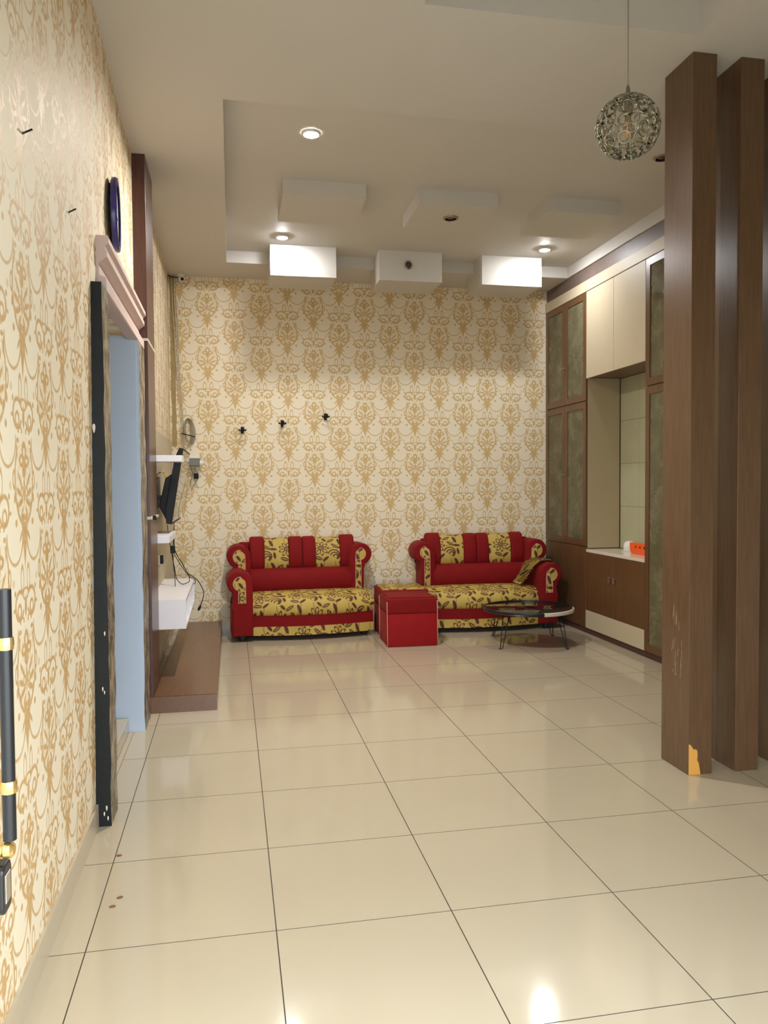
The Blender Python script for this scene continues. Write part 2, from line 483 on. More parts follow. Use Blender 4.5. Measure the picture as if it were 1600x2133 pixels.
# walls
bm = B(); box(bm, XL-.02, XR, YB, YB+.1, -.05, 3.9)
tag(obj('wall_back', bm, 'wallpaper_back'), 'far wall in cream and gold damask wallpaper', 'wall', kind='structure')
bm = B()
for (y0, y1, z0, z1) in ((YF-.15, D0, -.05, 3.9), (D1+.0125, YB, -.05, 3.9), (D0, D1+.0125, 2.36, 3.9)):
    box(bm, XL-.15, XL, y0, y1, z0, z1)
for v in bm.verts: v.co.x += .008*max(0, v.co.z)*min(1, max(0, (D1-v.co.y)/1.15))
tag(obj('wall_left', bm, 'wallpaper_left'), 'long side wall in cream and gold damask wallpaper', 'wall', kind='structure')
# passage behind the doorway
bm = B(); box(bm, XL-1.5, -.072, D1, D1+.012, -.003, 2.36); box(bm, XL-1.62, XL-1.5, .3, D1+.012, -.003, 2.5); box(bm, XL-1.5, XL-.15, .3, .4, -.003, 2.5)
box(bm, XL-1.5, XL-.15, D1+.012, D1+.1, -.003, 2.5)
tag(obj('wall_passage', bm, 'blue_paint'), 'pale blue painted wall inside the side doorway', 'wall', kind='structure')
bm = B(); box(bm, XL-1.6, XL-.001, .3, D1+.1, 2.5, 2.6)
tag(obj('ceiling_passage', bm, 'plaster'), 'low ceiling of the side passage', 'ceiling', kind='structure')
bm = B(); box(bm, XR, XR+.1, YF-.15, YB+.1, -.05, 3.9)
tag(obj('wall_right', bm, 'plaster'), 'cream wall behind the cupboards', 'wall', kind='structure')
bm = B(); box(bm, XL-.15, -.05, YF-.15, YF, -.05, 3.9); box(bm, 1.80, XR+.1, YF-.15, YF, -.05, 3.9); box(bm, -.05, 1.80, YF-.15, YF, 2.30, 3.9)
tag(obj('wall_front', bm, 'plaster'), 'front wall round the open entrance doorway', 'wall', kind='structure')
# skirting
bm = B(); box(bm, XL, XL+.012, YF, .95, 0, .10)
tag(obj('baseboard_left', bm, 'skirting_tile'), 'beige tile skirting along the papered side wall', 'skirting', kind='structure')
bm = B(); box(bm, .36, 3.88, YB-.012, YB, 0, .09)
tag(obj('baseboard_back', bm, 'skirting_tile'), 'beige tile skirting along the far wall', 'skirting', kind='structure')

# side doorway: jambs, raised sill, cornice
d1 = thing('door_1', 'side doorway framed in black and veined stone', 'doorway', (-.09, D0, 0), kind='structure')
def jamb(y0, y1, front):
    bm = B(); x0, x1, z1 = XL, -.055, 2.34
    random.seed(int(y0*10)); N = 26
    pf = []
    for i in range(N+1):
        z = z1*i/N; w = random.uniform(-.003, .003)
        pf.append((z, x1+w, y1+random.uniform(-.005, .005)))
    for (z, xx, yy), (zz, xx2, yy2) in zip(pf, pf[1:]):
        a = quad(bm, ((x0, y0, z), (xx, y0, z), (xx2, y0, zz), (x0, y0, zz))); a.material_index = 0
        c = quad(bm, ((xx, y0, z), (xx, yy, z), (xx2, yy2, zz), (xx2, y0, zz))); c.material_index = 1
        e = quad(bm, ((xx, yy, z), (x0-.15, yy, z), (x0-.15, yy2, zz), (xx2, yy2, zz))); e.material_index = 1
    quad(bm, ((x0, y0, z1), (pf[-1][1], y0, z1), (pf[-1][1], y1, z1), (x0, y1, z1)))
    bmesh.ops.remove_doubles(bm, verts=bm.verts[:], dist=1e-5)
    return obj('jamb', bm, [front, 'stone_strip'], d1)
jamb(.952, D0, 'black_paint')
jamb(D1+.004, 2.60, 'blue_paint')
bm = B(); box(bm, XL-1.5, -.148, D0+.01, D1, 0, .088, .004)
obj('sill', bm, 'tile_glaze', d1)
obj('threshold', bx(-.148, -.1205, D0, D1, -.003, 0), 'tile_glaze', d1)
# flaked paint on the near jamb
bm = B()
for (z, xx, r) in ((1.72, -.098, .012), (.84, -.07, .006), (.60, -.082, .006), (.585, -.075, .005), (.08, -.075, .007), (.055, -.085, .006), (.035, -.07, .006)):
    prism(bm, [(xx+r*.5*math.cos(a)*(1+.4*math.sin(3*a)), z+r*1.7*math.sin(a)) for a in [k*PI/4 for k in range(8)]], 'y', .9505, .9525)
obj('paint_chips', bm, 'cream_strip', d1)['kind'] = 'stuff'
prof = [(XL, 2.58), (-.050, 2.58), (-.046, 2.572), (-.046, 2.548), (-.060, 2.535), (-.062, 2.522), (-.054, 2.512), (-.054, 2.488), (-.072, 2.472), (-.088, 2.46), (-.088, 2.405),
        (-.064, 2.398), (-.058, 2.39), (-.058, 2.342), (-.064, 2.336), (XL, 2.336)]
bm = prism(B(), prof, 'y', 1.10, 2.63)
tag(obj('trim_1', bm, 'pink_paint'), 'dusty pink moulded cornice above the side doorway', 'cornice', kind='structure')

# bulkhead and cream rail above the cupboards
bm = B(); box(bm, 3.895, XR, 1.9, YB, 3.44, ZC)
tag(obj('trim_2', bm, 'mauve_paint'), 'mauve brown painted bulkhead above the cupboards', 'bulkhead', kind='structure')
bm = B(); box(bm, 3.875, XR, 1.9, YB, 3.335, 3.44, .003)
tag(obj('trim_3', bm, 'cream_laminate'), 'cream laminate rail along the top of the cupboards', 'rail', kind='structure')

# open front door leaf folded back against the left wall
d2 = thing('door_2', 'open white front door leaf with black pull handle', 'door', (-.06, -1.3, 0), kind='structure')
obj('leaf', bx(-.075, -.035, -1.79, -.90, .01, 2.2, .004), 'door_white', d2)
hx, hy = .040, -.95
bm = B(); lathe(bm, [(.0125, .785), (.0125, 1.275)], 16, (hx, hy, 0)); obj('pull_handle', bm, 'black_metal', d2, smooth=40)
for z in (.890, 1.170):
    bm = B(); lathe(bm, [(.0145, z-.012), (.0155, z-.004), (.0155, z+.004), (.0145, z+.012)], 16, (hx, hy, 0)); box(bm, -.036, hx, hy-.006, hy+.006, z-.006, z+.006)
    obj('gold_ring', bm, 'gold_metal', d2)
bm = B(); prism(bm, [(hy+.018*math.cos(a)+math.copysign(.012, math.cos(a)), .693+.018*math.sin(a)+math.copysign(.030, math.sin(a))) for a in [k*PI/8+.05 for k in range(16)]], 'x', -.036, .034, .004)
lk = obj('lock_case', bm, 'black_metal', d2)
bm = B(); lathe(bm, [(.012, -.036), (.012, .026), (.016, .030), (.016, .042), (.010, .048)], 14, (0, hy, .765), 'x'); obj('gold_knob', bm, 'gold_metal', d2, smooth=40)
obj('keyhole_plate', bx(.033, .0355, hy-.016, hy+.016, .665, .72, .001), 'chrome', d2)

# ------------------------------------------------------------------ slatted divider
random.seed(3)
SLX = (2.712, 2.975, 3.238, 3.501, 3.764)
sl_lab = ['leftmost brown slat post with orange patch at its foot', 'second brown slat post from the orange patched one', 'third brown slat post from the orange patched one',
          'fourth brown slat post from the orange patched one', 'fifth brown slat post from the orange patched one']
slats = []
for k, x in enumerate(SLX):
    t = thing('slat_post', sl_lab[k], 'post', (x+.065, 1.095, 0), 'posts of the slatted room divider')
    obj('post', bx(x, x+.13, .968, 1.222, 0, ZC, .0015, 1), 'slat_laminate', t); slats.append(t)
bm = B(); prism(bm, [(2.7135, .001), (2.7785, .001), (2.774, .03), (2.768, .06), (2.760, .075), (2.762, .10), (2.760, .122), (2.752, .132), (2.742, .128), (2.733, .140), (2.723, .155), (2.7135, .158)], 'y', .9665, .9685)
obj('bare_patch', bm, 'patch_orange', slats[0])
bm = B()
for k in range(16):
    y = random.uniform(1.01, 1.13); z = random.uniform(.46, .78); l = random.uniform(.01, .09); dy = random.uniform(-.02, .004)
    quad(bm, ((2.7113, y, z), (2.7113, y+.0016, z), (2.7113, y+dy+.0016, z+l), (2.7113, y+dy, z+l)))
obj('scratches', bm, 'scratch_pale', slats[0])['kind'] = 'stuff'

# ------------------------------------------------------------------ cupboards along the right wall
XF = 3.90
def knob(p, y, z, parent):
    bm = B(); lathe(bm, [(.005, XF-.018), (.005, XF-.030), (.011, XF-.034), (.011, XF-.042), (.006, XF-.046)], 12, (0, y, z), 'x')
    return obj('knob', bm, 'bronze_trim', parent, smooth=40)
def glass_door(t, y0, y1, z0, z1, ky, kz, fr=.062):
    bm = B(); a, b_ = XF-.018, XF
    for (c0, c1, e0, e1) in ((y0, y1, z0, z0+fr), (y0, y1, z1-fr, z1), (y0, y0+fr, z0+fr, z1-fr), (y1-fr, y1, z0+fr, z1-fr)):
        box(bm, a, b_, c0, c1, e0, e1)
    d = obj('glass_door', bm, 'brown_laminate', t)
    obj('pane', bx(XF-.010, XF-.006, y0+fr-.004, y1-fr+.004, z0+fr-.004, z1-fr+.004), 'cabinet_glass', d)
    knob(t, ky, kz, d)
def carcass(bm, y0, y1, z0, z1, x0=XF, x1=4.262, th=.018):
    box(bm, x0, x1, y0, y0+th, z0, z1); box(bm, x0, x1, y1-th, y1, z0, z1)
    box(bm, x0, x1, y0+th, y1-th, z0, z0+th); box(bm, x0, x1, y0+th, y1-th, z1-th, z1)
def display(y0, y1, label, lower_z, base_door, side_niche):
    t = thing('display_cabinet', label, 'cabinet', ((XF+4.26)/2, (y0+y1)/2, 0))
    bm = B(); carcass(bm, y0, y1, .055, 3.333); box(bm, XF, 4.262, y0+.018, y1-.018, 2.262, 2.30)
    if base_door: box(bm, XF, 4.262, y0+.018, y1-.018, .83, .868)
    obj('body', bm, 'brown_laminate', t)
    obj('lining', bx(4.235, 4.25, y0+.018, y1-.018, .08, 3.315), 'cabinet_lining', t)
    for z in ((1.60, 2.78) if base_door else (.62, 1.10, 1.60, 2.78)):
        obj('shelf', bx(XF+.03, 4.234, y0+.02, y1-.02, z, z+.012), 'cabinet_glass' if False else 'cabinet_lining', t)
    ym = (y0+y1)/2
    glass_door(t, y0+.003, ym-.002, 2.285, 3.33, ym-.03, 2.66); glass_door(t, ym+.002, y1-.003, 2.285, 3.33, ym+.03, 2.66)
    glass_door(t, y0+.003, ym-.002, lower_z, 2.272, ym-.03, 1.56 if base_door else 1.28); glass_door(t, ym+.002, y1-.003, lower_z, 2.272, ym+.03, 1.56 if base_door else 1.28)
    if base_door: obj('door', bx(XF-.018, XF, y0+.003, y1-.003, .06, .848, .001), 'brown_laminate', t)
    obj('toe_kick', bx(XF+.0, 4.26, y0, y1, 0, .055), 'pilaster_laminate', t)
    return t
dc1 = display(4.60, 5.598, 'tall glass-doored cupboard in the corner behind the sofa', .860, True, True)
dc2 = display(2.44, 3.48, 'tall glass-doored cupboard partly hidden behind the slat posts', .060, False, False)
# niche side linings in pale board
obj('side_panel', bx(XF+.002, 4.235, 4.594, 4.5995, .84, 2.50), 'niche_cream', dc1)
obj('side_panel', bx(XF+.002, 4.235, 3.4805, 3.486, .84, 2.50), 'niche_cream', dc2)
t = thing('wall_cupboard', 'cream two-door overhead cupboard above the open niche', 'cupboard', (4.08, 4.04, 2.5))
bm = B(); carcass(bm, 3.482, 4.598, 2.502, 3.333); obj('body', bm, 'brown_laminate_y', t)
for (a, b_) in ((3.484, 4.038), (4.042, 4.596)): obj('door', bx(XF-.018, XF, a, b_, 2.495, 3.331, .0015), 'cream_laminate', t)
t = thing('base_cupboard', 'brown two-door base cupboard with cream kick panel', 'cupboard', (4.08, 4.04, 0))
bm = B(); carcass(bm, 3.482, 4.598, .056, .80); obj('body', bm, 'brown_laminate', t)
for (a, b_, ky) in ((3.484, 4.038, 3.995), (4.042, 4.596, 4.085)):
    d = obj('door', bx(XF-.018, XF, a, b_, .235, .798, .0015), 'brown_laminate', t)
    bm = B(); lathe(bm, [(.006, XF-.018), (.006, XF-.030), (.014, XF-.034), (.014, XF-.042)], 12, (0, ky, .60), 'x'); box(bm, XF-.040, XF-.030, ky-.010, ky+.010, .56, .60); obj('handle', bm, 'bronze_trim', d)
obj('kick_panel', bx(XF-.018, XF, 3.484, 4.596, .058, .232, .001), 'cream_laminate', t)
obj('toe_kick', bx(XF, 4.26, 3.482, 4.598, 0, .056), 'pilaster_laminate', t)
o = obj('countertop', bx(XF-.016, 4.235, 3.4865, 4.5935, .802, .830, .002), 'counter_white')
tag(o, 'white countertop at the bottom of the open niche', 'countertop')
# tiled back of the niche
nb = obj('wall_niche', bx(4.252, 4.262, 3.4865, 4.5935, .832, 2.50), 'skirting_tile'); tag(nb, 'pale green tiled back of the open niche', 'wall', kind='structure')
for i in range(3):
    for j in range(4):
        y0 = 3.4865 + i*.369; z0 = .832 + j*.417
        obj('tile', bx(4.246, 4.252, y0+.0015, y0+.3675, z0+.0015, z0+.4155, .001, 1), 'niche_tile', nb)
# things in the niche
t = thing('power_block', 'bright orange plastic socket block on the white niche counter', 'socket', (4.08, 3.92, .83))
bm = prism(B(), [(3.775, .831), (4.03, .831), (4.06, .862), (4.06, .93), (3.775, .93)], 'x', 4.06, 4.12, .004); obj('case', bm, 'orange_plastic', t)
for y in (3.80, 3.875, 3.95): obj('socket_hole', lathe(B(), [(.011, 4.0585), (.011, 4.062)], 12, (0, y, .896), 'x'), 'dark_gap', t)
bm = B(); lathe(bm, [(.0, .831), (.052, .831), (.055, .85), (.05, .905), (.03, .925), (0, .928)], 20, (4.165, 4.26, 0)); o = obj('white_jar', bm, 'white_plastic', smooth=50)
tag(o, 'small pale jar in the corner of the niche counter', 'jar')
o = obj('wall_speaker', bx(4.15, 4.235, 3.60, 3.72, 2.42, 2.50, .006), 'white_plastic'); tag(o, 'little white box under the top of the niche', 'box')
bm = B(); lathe(bm, [(0, .872), (.09, .872), (.11, .90), (.10, .965), (.05, 1.0), (0, 1.005)], 20, (4.10, 4.82, 0)); o = obj('basket', bm, 'tape_brown', smooth=50)
tag(o, 'brown lidded basket behind the glass of the corner cupboard', 'basket')
o = obj('dark_box', bx(4.02, 4.18, 3.12, 3.40, 1.1145, 1.30, .004), 'grey_plastic'); tag(o, 'dark box on a shelf of the cupboard behind the posts', 'box')

# ------------------------------------------------------------------ downlights
def downlight(x, y, z, lit, label, axis='z', grp='recessed ceiling lights'):
    t = thing('downlight', label, 'light', (x, y, z), grp)
    s = -1
    bm = B()
    if axis == 'z':
        lathe(bm, [(.046, z-.001), (.062, z-.001), (.060, z-.010), (.052, z-.016), (.047, z-.016), (.046, z-.001)] if lit else [(.046, z-.001), (.062, z-.001), (.060, z-.008), (.046, z-.010)], 28, (x, y, 0), cap=False)
        obj('ring', bm, 'bronze_trim' if not lit else 'white_plastic', t, smooth=50)
        bm = B(); lathe(bm, [(.046, z-.003), (.030, z-.0045), (0, z-.005)] if y < 3 else [(.046, z-.014), (.040, z-.019), (.028, z-.023), (0, z-.026)], 20, (x, y, 0), cap=False)
        if lit: obj('lens', bm, 'led_lens_main' if y < 3 else 'led_lens', t, smooth=True)
        else:
            bm.free(); bm = B(); lathe(bm, [(.047, z-.002), (.030, z-.0015), (.012, z-.008), (0, z-.010)], 20, (x, y, 0)); obj('lens', bm, 'lamp_dark', t, smooth=True)
    else:
        lathe(bm, [(.030, y-.001), (.046, y-.001), (.044, y-.008), (.030, y-.010)], 28, (x, 0, z), 'y', cap=False); obj('ring', bm, 'chrome', t, smooth=50)
        bm = B(); lathe(bm, [(.031, y-.002), (.022, y-.004), (0, y-.012)], 20, (x, 0, z), 'y'); obj('lens', bm, 'lamp_dark', t, smooth=True)
    return t
downlight(.993, 2.425, ZR, True, 'glowing downlight nearest the camera, alone in the recess')
downlight(.945, 4.516, ZR, True, 'glowing downlight in front of the leftmost hanging block')
downlight(3.399, 4.466, ZR, True, 'glowing downlight in front of the rightmost hanging block')
downlight(2.20, 3.48, ZC, False, 'unlit downlight under the middle square ceiling panel')
downlight(3.38, 2.38, ZR, False, 'unlit downlight half hidden behind the first slat post')
downlight(2.147, 4.765, 3.558, False, 'unlit small spotlight on the face of the middle block', axis='y')

# ------------------------------------------------------------------ pendant
PC = Vector((2.005, .293, 2.856)); PR = .118
t = thing('pendant_lamp', 'round crystal pendant lamp hanging on a thin cord', 'lamp', (PC.x, PC.y, 2.72))
bm = B(); tube(bm, [(PC.x, PC.y, PC.z+PR+.03), (PC.x, PC.y, ZT)], .0028, 6); obj('cord', bm, 'cable_grey', t)
bm = B(); lathe(bm, [(.0, ZT-.001), (.05, ZT-.001), (.045, ZT-.02), (.0, ZT-.026)], 20, (PC.x, PC.y, 0)); obj('ceiling_rose', bm, 'chrome', t, smooth=40)
bm = B(); z = PC.z+PR
lathe(bm, [(.003, z+.045), (.007, z+.035), (.010, z+.012), (.026, z+.004), (.034, z-.010), (.030, z-.012)], 18, (PC.x, PC.y, 0)); obj('cap', bm, 'wire_metal', t, smooth=50)
bm = B(); lathe(bm, [(0, -.045), (.014, -.042), (.023, -.022), (.021, 0), (.012, .025), (.011, .05), (0, .05)], 16, (PC.x, PC.y, PC.z)); obj('bulb', bm, 'bulb_amber', t, smooth=True)
bm = B(); lathe(bm, [(.018, .048), (.018, .115)], 14, (PC.x, PC.y, PC.z)); obj('socket', bm, 'wire_metal', t, smooth=40)
def ring_mesh(el):
    bm = B(); tube(bm, [(math.cos(a), el*math.sin(a), 0) for a in [2*PI*k/18 for k in range(18)]], .13, 6, True)
    me = bpy.data.meshes.new('crystal_ring'); bm.to_mesh(me); bm.free(); me.materials.append(MATS['wire_metal'])
    for p_ in me.polygons: p_.use_smooth = True
    return me
def gem_mesh(el):
    bm = B(); lathe(bm, [(0, -.22), (.55, -.14), (.93, 0), (.55, .14), (0, .22)], 10, cap=False)
    for v in bm.verts: v.co.y *= el
    me = bpy.data.meshes.new('crystal'); bm.to_mesh(me); bm.free(); me.materials.append(MATS['crystal']); return me
rm, gm = ring_mesh(1.0), gem_mesh(1.0); rmo, gmo = ring_mesh(1.35), gem_mesh(1.35)
rows = [(62, 9, .020, 0), (38, 12, .019, 0), (14, 12, .0225, 1), (-10, 13, .0195, 0), (-24, 13, .0165, 0), (-38, 10, .023, 0), (-55, 11, .0145, 0)]
for ri, (la, n, r, ov) in enumerate(rows):
    for k in range(n):
        az = 2*PI*(k + .5*(ri % 2))/n; l = math.radians(la)
        d = Vector((math.cos(l)*math.cos(az), math.cos(l)*math.sin(az), math.sin(l)))
        ex = Vector((-math.sin(az), math.cos(az), 0)); ey = d.cross(ex)
        M = Matrix(((ex.x*r, ey.x*r, d.x*r, 0), (ex.y*r, ey.y*r, d.y*r, 0), (ex.z*r, ey.z*r, d.z*r, 0), (0, 0, 0, 1)))
        M.translation = PC + d*PR - t.location
        for nm, me in (('crystal_ring', rmo if ov else rm), ('crystal', gmo if ov else gm)):
            o = bpy.data.objects.new(nm, me); COL.objects.link(o); o.parent = t; o.matrix_local = M

# ------------------------------------------------------------------ sofas
def bow(u, a, W):                    # front edge bulge over the width
    return -a*max(0.0, math.sin(PI*min(1, max(0, u/W))))
def scroll_outline(xi, xo, cx, cz, r, zb, n=22):
    """arm seen from the front: straight inner side, rolled head outwards, column below. xo < xi"""
    pts = [(xi, zb), (xi, cz-.04)]
    # inner shoulder into the roll
    sx, sz = xi-.035, cz+r*.72
    pts += [(xi-.004, cz+r*.25), (xi-.014, cz+r*.5), (sx, sz)]
    a0 = math.atan2(sz-cz, sx-cx); a1 = math.radians(305)
    if a0 > PI*.9: a0 = PI*.5
    for k in range(1, n+1):
        a = a0 + (a1-a0)*k/n; pts.append((cx+r*math.cos(a), cz+r*math.sin(a)))
    last = pts[-1]
    pts = [p for p in pts if not (p[1] < cz-r*.55 and p[0] > xo+.012 and p[0] < xi-.01)]
    pts += [(xo+.004, cz-r*1.08), (xo, cz-r*1.35), (xo, zb)]
    return pts
def inset_outline(pts, d):
    c = Vector((sum(p[0] for p in pts)/len(pts), sum(p[1] for p in pts)/len(pts)))
    n = len(pts); area = sum(pts[i][0]*pts[(i+1) % n][1]-pts[(i+1) % n][0]*pts[i][1] for i in range(n)); s = 1 if area > 0 else -1
    out = []
    for i in range(n):
        a, b_, c_ = Vector(pts[i-1]), Vector(pts[i]), Vector(pts[(i+1) % n])
        t1 = (b_-a).normalized() if (b_-a).length > 1e-6 else Vector((1, 0)); t2 = (c_-b_).normalized() if (c_-b_).length > 1e-6 else t1
        nn = Vector((-(t1.y+t2.y), t1.x+t2.x))
        nn = nn.normalized() if nn.length > 1e-6 else Vector((-t1.y, t1.x))
        out.append((b_.x+nn.x*d*s, b_.y+nn.y*d*s))
    return out
def make_sofa(label, loc, mir, rotz):
    W = 1.375
    t = thing('sofa', label, 'sofa', loc, 'pair of red two-seat sofas', rotz=rotz)
    def fin(name, bm, mat, parent=None, smooth=50, zr=0):
        if mir:
            for v in bm.verts: v.co.x = W - v.co.x
        return obj(name, bm, mat, parent or t, smooth=smooth, wc=False)
    # base frame
    N = 16
    def plan(off, x0, x1, yb):
        f = [(x0+(x1-x0)*k/N, .03 - off + bow(x0+(x1-x0)*k/N-.18, .085, W-.16)) for k in range(N+1)]
        return f + [(x1, yb), (x0, yb)]
    fin('base', prism(B(), plan(0, .02, W-.012, .66), 'z', .065, .245, .008), 'red_velvet')
    bm = B()
    pl_ = plan(.006, .197, W-.010, 0)[:N+1]
    prism(bm, pl_ + [(x, y+.02) for (x, y) in pl_[::-1]], 'z', .050, .135, .003); fin('skirt', bm, 'floral_b')
    # feet
    for (x, y) in ((.10, .06), (W-.09, .10), (.10, .58), (W-.10, .58)):
        fin('foot', lathe(B(), [(.030, 0), (.034, .015), (.042, .066)], 14, (x, y, 0)), 'rubber_black')
    # seat cushion: profile swept across
    pr = [(.05, .238), (-.008, .240), (-.026, .262), (-.034, .30), (-.026, .345), (.0, .385), (.05, .412), (.14, .430), (.26, .432), (.36, .424), (.42, .40), (.42, .24)]
    x0, x1, M = .190, W-.004, 22
    bm = B(); rings = []
    for k in range(M+1):
        u = k/M; x = x0+(x1-x0)*u; e = min(1.0, min(u, 1-u)*14); sh = math.sqrt(max(0, 1-(1-e)**2))*.5+.5
        rings.append([bm.verts.new((x, .035 + y + bow(x-.18, .085, W-.16) * max(0, 1-max(0, y)/.42) + (1-sh)*.02, .33 + (z-.33)*(.90+.10*sh) + .008*math.sin(PI*u)*(1 if z > .35 else 0))) for (y, z) in pr])
    for A_, B_ in zip(rings, rings[1:]):
        for i in range(len(pr)): bm.faces.new((A_[i], A_[(i+1) % len(pr)], B_[(i+1) % len(pr)], B_[i]))
    bm.faces.new(rings[0]); bm.faces.new(rings[-1][::-1]); fin('seat_cushion', bm, 'floral', smooth=60)
    # lumbar roll
    pr = [(.34, .42), (.322, .45), (.312, .51), (.322, .575), (.35, .622), (.39, .645), (.52, .645), (.52, .42)]
    fin('lumbar_cushion', prism(B(), pr, 'x', .198, W-.155, .012), 'red_velvet')
    # back cushions
    for (a, b_, zt, yf, mat) in ((.205, .345, .962, .405, 'red_velvet'), (.347, .588, .945, .412, 'floral_c'), (.590, .726, .957, .395, 'red_velvet'), (.728, .862, .957, .395, 'red_velvet'), (.864, 1.112, .942, .412, 'floral_c'), (1.114, 1.262, .966, .405, 'red_velvet')):
        pr = [(yf+.04, .615), (yf+.008, .66), (yf, .73), (yf+.012, .82), (yf+.035, zt-.065), (yf+.06, zt-.02), (yf+.10, zt), (yf+.15, zt-.008), (yf+.19, zt-.05), (.62, .62)]
        wdt = .020 if mat == 'red_velvet' else .008
        fin('back_cushion', prism(B(), pr, 'x', a, b_, wdt, 3), mat, smooth=60)
    fin('back_frame', bx(.10, W-.09, .585, .66, .10, .90, .02), 'red_velvet')
    # arms
    def arm(name, pts, y0, y1, ins, zcut, mat='red_velvet', flip=False):
        P = [(W-x, z) for (x, z) in pts][::-1] if flip else pts
        a = fin(name, prism(B(), P, 'y', y0, y1, .016, 3), mat, smooth=55)
        q = inset_outline(ins, 0)
        Q = [(W-x, z) for (x, z) in q][::-1] if flip else q
        fin('arm_inset', prism(B(), Q, 'y', y0-.006, y0+.010, .003), 'floral_c', a)
        fin('piping', tube(B(), [(x, y0-.005, z) for (x, z) in Q], .0028, 5, True), 'piping', a)
        return a
    # front arm: column with rolled head
    pts = scroll_outline(.197, .018, .072, .560, .112, .30)
    pts = pts[:-1] + [(.018, .33), (.0, .31), (.0, .058), (.197, .058)]
    pts = [p for i, p in enumerate(pts) if i != 0]
    ins = scroll_outline(.130, .062, .080, .555, .066, .372, 14)
    arm('arm', pts, -.028, .36, ins, 0)
    # rear wing on the same side
    pts = scroll_outline(.205, .040, .092, .775, .115, .40)
    ins = scroll_outline(.150, .085, .100, .775, .068, .52, 14)
    arm('wing', pts, .335, .625, ins, 0)
    # rear wing on the open side
    pts = scroll_outline(.178, .036, .062, .775, .108, .24)
    ins = scroll_outline(.122, .066, .080, .775, .062, .405, 14)
    arm('wing', pts, .325, .625, ins, 0, flip=True)
    return t
make_sofa('red two-seat sofa standing nearer the television, arm on its left', (.462, 4.885, 0), False, math.radians(2.5))
make_sofa('red two-seat sofa behind the round table with a fringed cloth', (2.345, 4.93, 0), True, math.radians(-1.0))

# fringed cloth over the right sofa's low arm
random.seed(7)
SX, SY = 2.345, 4.93
CP = [(1.030, .447), (1.050, .470), (1.072, .505), (1.098, .550), (1.128, .598), (1.160, .638), (1.196, .664), (1.235, .682), (1.285, .690), (1.330, .686), (1.372, .668), (1.402, .640)]
CP = [Vector((p[0], 0, p[1])) for p in CP]; CPs = smooth_path(CP, 2)
def cloth_pt(u, v):
    q = CPs[min(len(CPs)-1, int(round(v*(len(CPs)-1))))]
    # the square cloth lies askew: its edge runs back as it crosses the arm
    lo = .09+.03*v-.07*math.sin(PI*v); hi = .26+.075*v+.02*math.sin(PI*v)
    w = .005*math.sin(11*u+5*v)+.004*math.sin(19*v+3*u)
    return Vector((SX+q.x-.004+w*.4, SY+lo+(hi-lo)*u, q.z+.006+abs(w)))
bm = B(); nu, nv = 14, len(CPs)-1
gr = [[bm.verts.new(cloth_pt(i/nu, j/nv)) for j in range(nv+1)] for i in range(nu+1)]
for i in range(nu):
    for j in range(nv): bm.faces.new((gr[i][j], gr[i+1][j], gr[i+1][j+1], gr[i][j+1]))
bmesh.ops.solidify(bm, geom=bm.faces[:], thickness=.004)
t = thing('throw_cloth', 'fringed mustard floral cloth draped over the sofa arm', 'cloth', (SX+1.25, 5.1, .6))
obj('cloth', bm, 'floral_b', t, smooth=60)
bm = B()
for k in range(60):
    p0 = cloth_pt(k/59, 0); tube(bm, [p0+Vector((.004, 0, .003)), p0+Vector((-.020+random.uniform(-.006, .006), random.uniform(-.006, .006), -.004))], [.003, .001], 3)
for k in range(90):
    for u, sg in ((0, -1), (1, 1)):
        p0 = cloth_pt(u, k/89); tube(bm, [p0, p0+Vector((random.uniform(-.008, .004), sg*.024, random.uniform(-.006, .006)))], [.003, .001], 3)
obj('fringe', bm, 'floral', t)['kind'] = 'stuff'

# ------------------------------------------------------------------ stools
def stool(label, loc, rotz, top, h):
    t = thing('stool', label, 'stool', loc, 'red box stools between the sofas', rotz=rotz)
    w, d = .465, .450
    obj('base', bx(0, w, 0, d, 0, .302, .010), 'red_velvet_light', t, smooth=40, wc=False)
    bm = bx(-.004, w+.004, -.004, d+.004, .300, h, .016, 3); obj('cushion', bm, 'red_velvet', t, smooth=40, wc=False)
    obj('top_panel', bx(.02, w-.02, .02, d-.02, h-.004, h+.010, .006), top, t, smooth=40, wc=False)
    for (x, y) in ((0, 0), (0, d), (w, 0)):
        obj('piping', tube(B(), [(x, y-.002, .01), (x-.002, y-.003, .15), (x-.003, y-.004, .30), (x-.005, y-.005, h-.025)], .0034, 6), 'piping', t, smooth=True, wc=False)
    return t
stool('red velvet box stool in front, nearer the round table', (1.845, 4.352, 0), math.radians(-1.5), 'red_velvet', .440)
stool('red box stool with floral top, tucked behind the other stool', (1.873, 4.815, 0), math.radians(-2.0), 'floral_c', .455)

